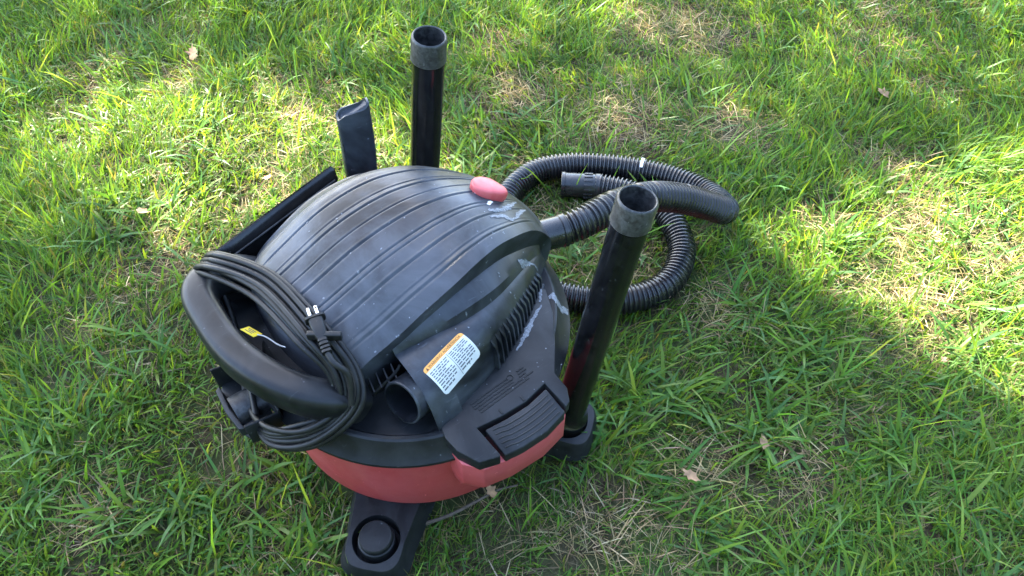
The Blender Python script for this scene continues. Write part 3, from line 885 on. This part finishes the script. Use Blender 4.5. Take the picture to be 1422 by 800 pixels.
# unseen leafy screen added behind and right of the camera to block low sky light
def make_sky_blocker():
    n = 26000
    t = rng.random(n); side = rng.random(n)
    hx = np.where(side < .62, -7 + 15 * t, 6.5 + rng.normal(0, .35, n)); hy = np.where(side < .62, -3.2 + rng.normal(0, .35, n), -3.2 + 7.5 * t)
    hz = 2.7 * rng.random(n) ** .9 * (1 + .06 * np.sin(hx * 2.1 + hy))
    c = np.stack([hx, hy, hz], 1); u = rng.normal(size=(n, 3)); u /= np.linalg.norm(u, axis=1)[:, None]
    w = np.cross(u, rng.normal(size=(n, 3))); w /= np.linalg.norm(w, axis=1)[:, None]; ln = rng.uniform(.07, .13, n)[:, None]
    v = np.stack([c - u * ln, c + w * ln * .6, c + u * ln, c - w * ln * .6], 1).reshape(-1, 3)
    me = bpy.data.meshes.new('foliage'); me.vertices.add(4 * n); me.vertices.foreach_set('co', v.astype(np.float32).ravel())
    me.loops.add(4 * n); me.loops.foreach_set('vertex_index', np.arange(4 * n, dtype=np.int32)); me.polygons.add(n)
    me.polygons.foreach_set('loop_start', np.arange(n, dtype=np.int32) * 4); me.polygons.foreach_set('loop_total', np.full(n, 4, np.int32)); me.update()
    me.materials.append(M_TREE)
    h = empty('sky_blocker', (0, -3.2, 0)); tag(h, 'unseen leafy screen added behind the camera to block low sky light', 'sky_blocker')
    o = bpy.data.objects.new('foliage', me); col.objects.link(o); o.parent = h; o.location = (0, 3.2, 0)
    st = []
    for k in range(22):
        x, y = (-7 + 15 * k / 15, -3.2) if k < 16 else (6.5, -3.2 + 7.5 * (k - 15) / 6)
        st.append(sweep(cat_rom([(x, y + 3.2, -.05), (x + .1, y + 3.15, 1.3), (x, y + 3.25, 2.8)], 4), lambda i: .04 - .003 * i, 7))
    mesh('stems', *join(*st), M_BARK, h, 60)
make_sky_blocker()

# ================================================================== the lawn
def lattice(seed, cell):
    g = np.random.default_rng(seed).random((64, 64))
    def f(x, y):
        u, w = x / cell + 20, y / cell + 20; i, j = np.floor(u).astype(int), np.floor(w).astype(int); a, b = u - i, w - j
        a, b = a * a * (3 - 2 * a), b * b * (3 - 2 * b); i, j = i % 63, j % 63
        return g[i, j] * (1 - a) * (1 - b) + g[i + 1, j] * a * (1 - b) + g[i, j + 1] * (1 - a) * b + g[i + 1, j + 1] * a * b
    return f
n_patch, n_dir, n_dir2, n_len, n_fine = lattice(1, .28), lattice(2, .35), lattice(3, .16), lattice(4, .40), lattice(5, .09)
DRYW = [(.98, 1.22, .24), (.83, 1.05, .15), (1.2, 1.05, .22), (0.02, 1.70, 0.17), (0.29, 1.60, 0.2), (0.49, 2.00, 0.2), (0.44, 1.00, 0.1), (0.71, 1.23, 0.09), (0.94, 1.43, 0.14), (0.57, 1.56, 0.14), (-0.04, 1.93, 0.1), (-0.09, 0.58, 0.09), (0.34, 0.63, 0.1), (0.17, 0.50, 0.14), (-0.55, 1.63, 0.1), (1.09, 1.12, 0.2), (0.89, 1.02, 0.12), (0.53, 0.65, 0.08), (-0.90, 1.75, 0.08), (-0.75, 0.54, 0.08), (1.14, 1.72, 0.1), (0.49, 0.58, 0.07)]     # thin, straw-coloured patches
def dryness(x, y):
    d = np.clip((n_patch(x, y) * .65 + n_fine(x, y) * .35 - .56) * 3.0, 0, 1) * .7
    for cx, cy, r in DRYW:
        q = np.hypot(x - cx, (y - cy) * 1.3) / r
        d = np.maximum(d, np.clip(1.25 - q, 0, 1))
    return d
hose_ground = np.array([(p.x, p.y) for p in hp2 if p.z < .08][::12])
def blocked(x, y, pad=0.0):
    b = np.hypot(x - VC.x, y - VC.y) < .246 + pad
    for a, r in FEET:
        p = fr(a, r - .02, 0); b |= np.hypot(x - p.x, y - p.y) < .060 + pad
        p = fr(a, r + .006, 0); b |= np.hypot(x - p.x, y - p.y) < .046 + pad
    return b
def near_hose(x, y):
    m = np.full(len(x), 9.0)
    for hx_, hy_ in hose_ground: m = np.minimum(m, np.hypot(x - hx_, y - hy_))
    return m

def blades(name, x, y, az, lean, bend, length, width, colr, mat, label, twist=None, z0=-.004):
    n = len(x); LV = np.array([0, .34, .70, 1.0]); WV = np.array([.75, 1.0, .78, 0.0])
    pos = np.stack([x, y, np.full(n, z0)], 1); pts = [pos]
    for k in range(3):
        tmid = (LV[k] + LV[k + 1]) / 2; ang = np.clip(lean + bend * tmid * 1.4, 0, 1.75)
        st = (LV[k + 1] - LV[k]) * length
        pos = pos + np.stack([np.sin(ang) * np.cos(az), np.sin(ang) * np.sin(az), np.cos(ang)], 1) * st[:, None]
        pos[:, 2] = np.maximum(pos[:, 2], .003 + .010 * rng.random(n))
        pts.append(pos)
    tw = twist if twist is not None else rng.normal(0, .7, n)
    V = np.zeros((n, 7, 3), np.float32)
    for k in range(4):
        a = az + np.pi / 2 + tw * (1 + .4 * k)
        sd = np.stack([np.cos(a), np.sin(a), .25 * np.sin(tw)], 1) * (width * WV[k] / 2)[:, None]
        if k < 3: V[:, 2 * k] = pts[k] - sd; V[:, 2 * k + 1] = pts[k] + sd
        else: V[:, 6] = pts[3]
    base = (np.arange(n) * 7)[:, None]
    idx = (base + np.array([0, 1, 3, 2, 2, 3, 5, 4, 4, 5, 6])).astype(np.int32).ravel()
    ls = (np.arange(n)[:, None] * 11 + np.array([0, 4, 8])).astype(np.int32).ravel(); lt = np.tile(np.array([4, 4, 3], np.int32), n)
    me = bpy.data.meshes.new(name); me.vertices.add(7 * n); me.vertices.foreach_set('co', V.ravel())
    me.loops.add(11 * n); me.loops.foreach_set('vertex_index', idx); me.polygons.add(3 * n)
    me.polygons.foreach_set('loop_start', ls); me.polygons.foreach_set('loop_total', lt)
    me.polygons.foreach_set('use_smooth', np.ones(3 * n, bool)); me.update()
    ca = me.attributes.new('blade', 'FLOAT_COLOR', 'POINT')
    C = np.ones((n, 7, 4), np.float32)
    C[:, :, :3] = colr[:, None, :]
    C[:, 0:2, :3] = C[:, 0:2, :3] * np.array([.95, .80, .9]) + np.array([.03, .03, .008])     # pale sheath at the root
    ca.data.foreach_set('color', C.ravel())
    me.materials.append(mat)
    o = bpy.data.objects.new(name, me); col.objects.link(o)
    tag(o, label, 'grass', kind='stuff')
    return o

def view_density(x, y):
    """full density where the photo looks, thinner towards the edge of the built lawn"""
    hw = .75 + .50 * y
    return np.clip(1.25 - np.maximum(np.abs(x) - hw - .15, 0) * 1.5 - np.maximum(y - 2.35, 0) * 1.3, .25, 1)

def palette(n, kinds, probs, var=.16):
    k = rng.choice(len(kinds), n, p=probs); c = np.array(kinds)[k]
    return c * (1 + rng.normal(0, var, (n, 1))).clip(.5, 1.6) * (1 + rng.normal(0, .06, (n, 3)))

X0, X1, Y0, Y1 = -2.3, 2.3, -.05, 3.1
AREA = (X1 - X0) * (Y1 - Y0)
def scatter(dens):
    n = int(AREA * dens); x = rng.uniform(X0, X1, n); y = rng.uniform(Y0, Y1, n)
    k = (rng.random(n) < view_density(x, y)) & ~blocked(x, y); return x[k], y[k]
def flow(x, y):
    a = n_dir(x, y) * 5.0 + n_dir2(x, y) * 2.2 - 2.2
    br = np.clip((x - .35) * 1.6, 0, 1) * np.clip((1.0 - y) * 2.2, 0, 1)     # long grass leaning right in the near right corner
    return a * (1 - br) + .45 * br, br

# tufts of ordinary lawn grass
tx_, ty_ = scatter(4000)
per = rng.integers(3, 9, len(tx_)); dr = dryness(tx_, ty_)
per = np.where(rng.random(len(tx_)) < dr * .80, 0, per)
x = np.repeat(tx_, per); y = np.repeat(ty_, per); n = len(x)
x = x + rng.normal(0, .011, n); y = y + rng.normal(0, .011, n)
fl, br = flow(x, y); tuft_az = np.repeat(rng.normal(0, .8, len(tx_)), per)
az = fl + tuft_az + rng.normal(0, .75, n)
ln = (.028 + .040 * n_len(x, y) + .02 * br) * rng.uniform(.55, 1.5, n) * (1 - .35 * dryness(x, y))
left = np.clip((-x - .45) * 1.2, 0, 1); ln *= 1 + .25 * left
nh = near_hose(x, y); ln = np.where(nh < .028, ln * .25, ln)
k = ~blocked(x, y, .004); x, y, az, ln, br = x[k], y[k], az[k], ln[k], br[k]; n = len(x)
lean = np.abs(rng.normal(.38, .28, n)) + .35 * br; bend = np.abs(rng.normal(.75, .5, n))
wd = np.where(rng.random(n) < .52, rng.uniform(.0012, .0026, n), rng.uniform(.0026, .0054, n)) * (.8 + .4 * n_len(y, x))
KG = [(.088, .188, .024), (.066, .154, .030), (.130, .216, .026), (.070, .138, .024), (.140, .160, .045)]
cg = palette(n, KG, [.36, .19, .22, .14, .09])
gl = blades('grass', x, y, az, lean, bend, ln, wd, cg, M_GRASS, 'short green lawn grass of mixed narrow blades all over the ground')

# coarse broad-bladed rosettes
cxs = [(0.14, 0.71), (0.12, 0.68), (0.16, 0.73), (0.14, 0.70), (0.23, 0.80), (0.28, 0.84), (0.46, 0.69), (0.63, 0.65), (0.72, 0.66), (0.73, 1.89), (-0.84, 0.71), (-0.87, 0.65), (0.50, 0.98), (0.19, 1.16), (0.09, 1.05), (0.84, 1.32), (0.85, 0.71), (0.61, 0.87), (0.21, 0.72), (-0.75, 0.77), (-0.47, 0.63), (-0.74, 1.75), (-1.07, 1.85), (0.53, 0.77), (0.36, 0.49), (0.79, 0.54), (0.62, 0.51)]
rx = np.concatenate([np.array([c[0] for c in cxs]), rng.uniform(X0, X1, 230)]); ry = np.concatenate([np.array([c[1] for c in cxs]), rng.uniform(Y0, Y1, 230)])
k = ~blocked(rx, ry, .01) & (near_hose(rx, ry) > .03) ; rx, ry = rx[k], ry[k]
per = rng.integers(16, 42, len(rx)); x = np.repeat(rx, per); y = np.repeat(ry, per); n = len(x)
sp = np.repeat(rng.uniform(.015, .05, len(rx)), per); x = x + rng.normal(0, 1, n) * sp; y = y + rng.normal(0, 1, n) * sp
fl, br = flow(x, y); az = rng.uniform(0, 2 * np.pi, n) * (1 - .7 * br) + .45 * br
k = ~blocked(x, y, .004); x, y, az = x[k], y[k], az[k]; n = len(x)
lean = rng.uniform(.35, 1.1, n); bend = rng.uniform(.2, .9, n); ln = rng.uniform(.05, .125, n); wd = rng.uniform(.0045, .0085, n)
cg = palette(n, [(.062, .150, .034), (.085, .180, .030), (.115, .20, .030)], [.40, .4, .20], .12)
blades('coarse_grass', x, y, az, lean, bend, ln, wd, cg, M_GRASS, 'coarse broad-bladed grass clumps scattered through the lawn', twist=rng.normal(0, .3, n))

# long single stalks
x, y = scatter(240); n = len(x)
fl, br = flow(x, y); az = fl + rng.normal(0, .9, n)
blades('grass_stalks', x, y, az, np.abs(rng.normal(.45, .3, n)) + .3 * br, rng.uniform(.2, .9, n), rng.uniform(.08, .15, n), rng.uniform(.0025, .0052, n),
       palette(n, [(.10, .20, .03), (.16, .24, .05), (.07, .16, .03)], [.45, .2, .35]), M_GRASS, 'longer single grass stalks rising out of the lawn')

# dead thatch lying between the blades
x, y = scatter(15000); n = len(x); d = dryness(x, y); k = rng.random(n) < (.15 + .95 * d); x, y, d = x[k], y[k], d[k]; n = len(x)
az = rng.uniform(0, 2 * np.pi, n)
cg = palette(n, [(.34, .26, .135), (.24, .18, .09), (.44, .36, .21), (.14, .11, .055), (.16, .16, .05)], [.3, .25, .15, .15, .15], .2) * (.45 + .6 * d)[:, None]
blades('dry_grass', x, y, az, rng.uniform(.75, 1.5, n), rng.uniform(-.1, .6, n), rng.uniform(.02, .075, n), rng.uniform(.0008, .0026, n), cg, M_THATCH, 'straw-coloured dead grass lying between the green blades', z0=.004)
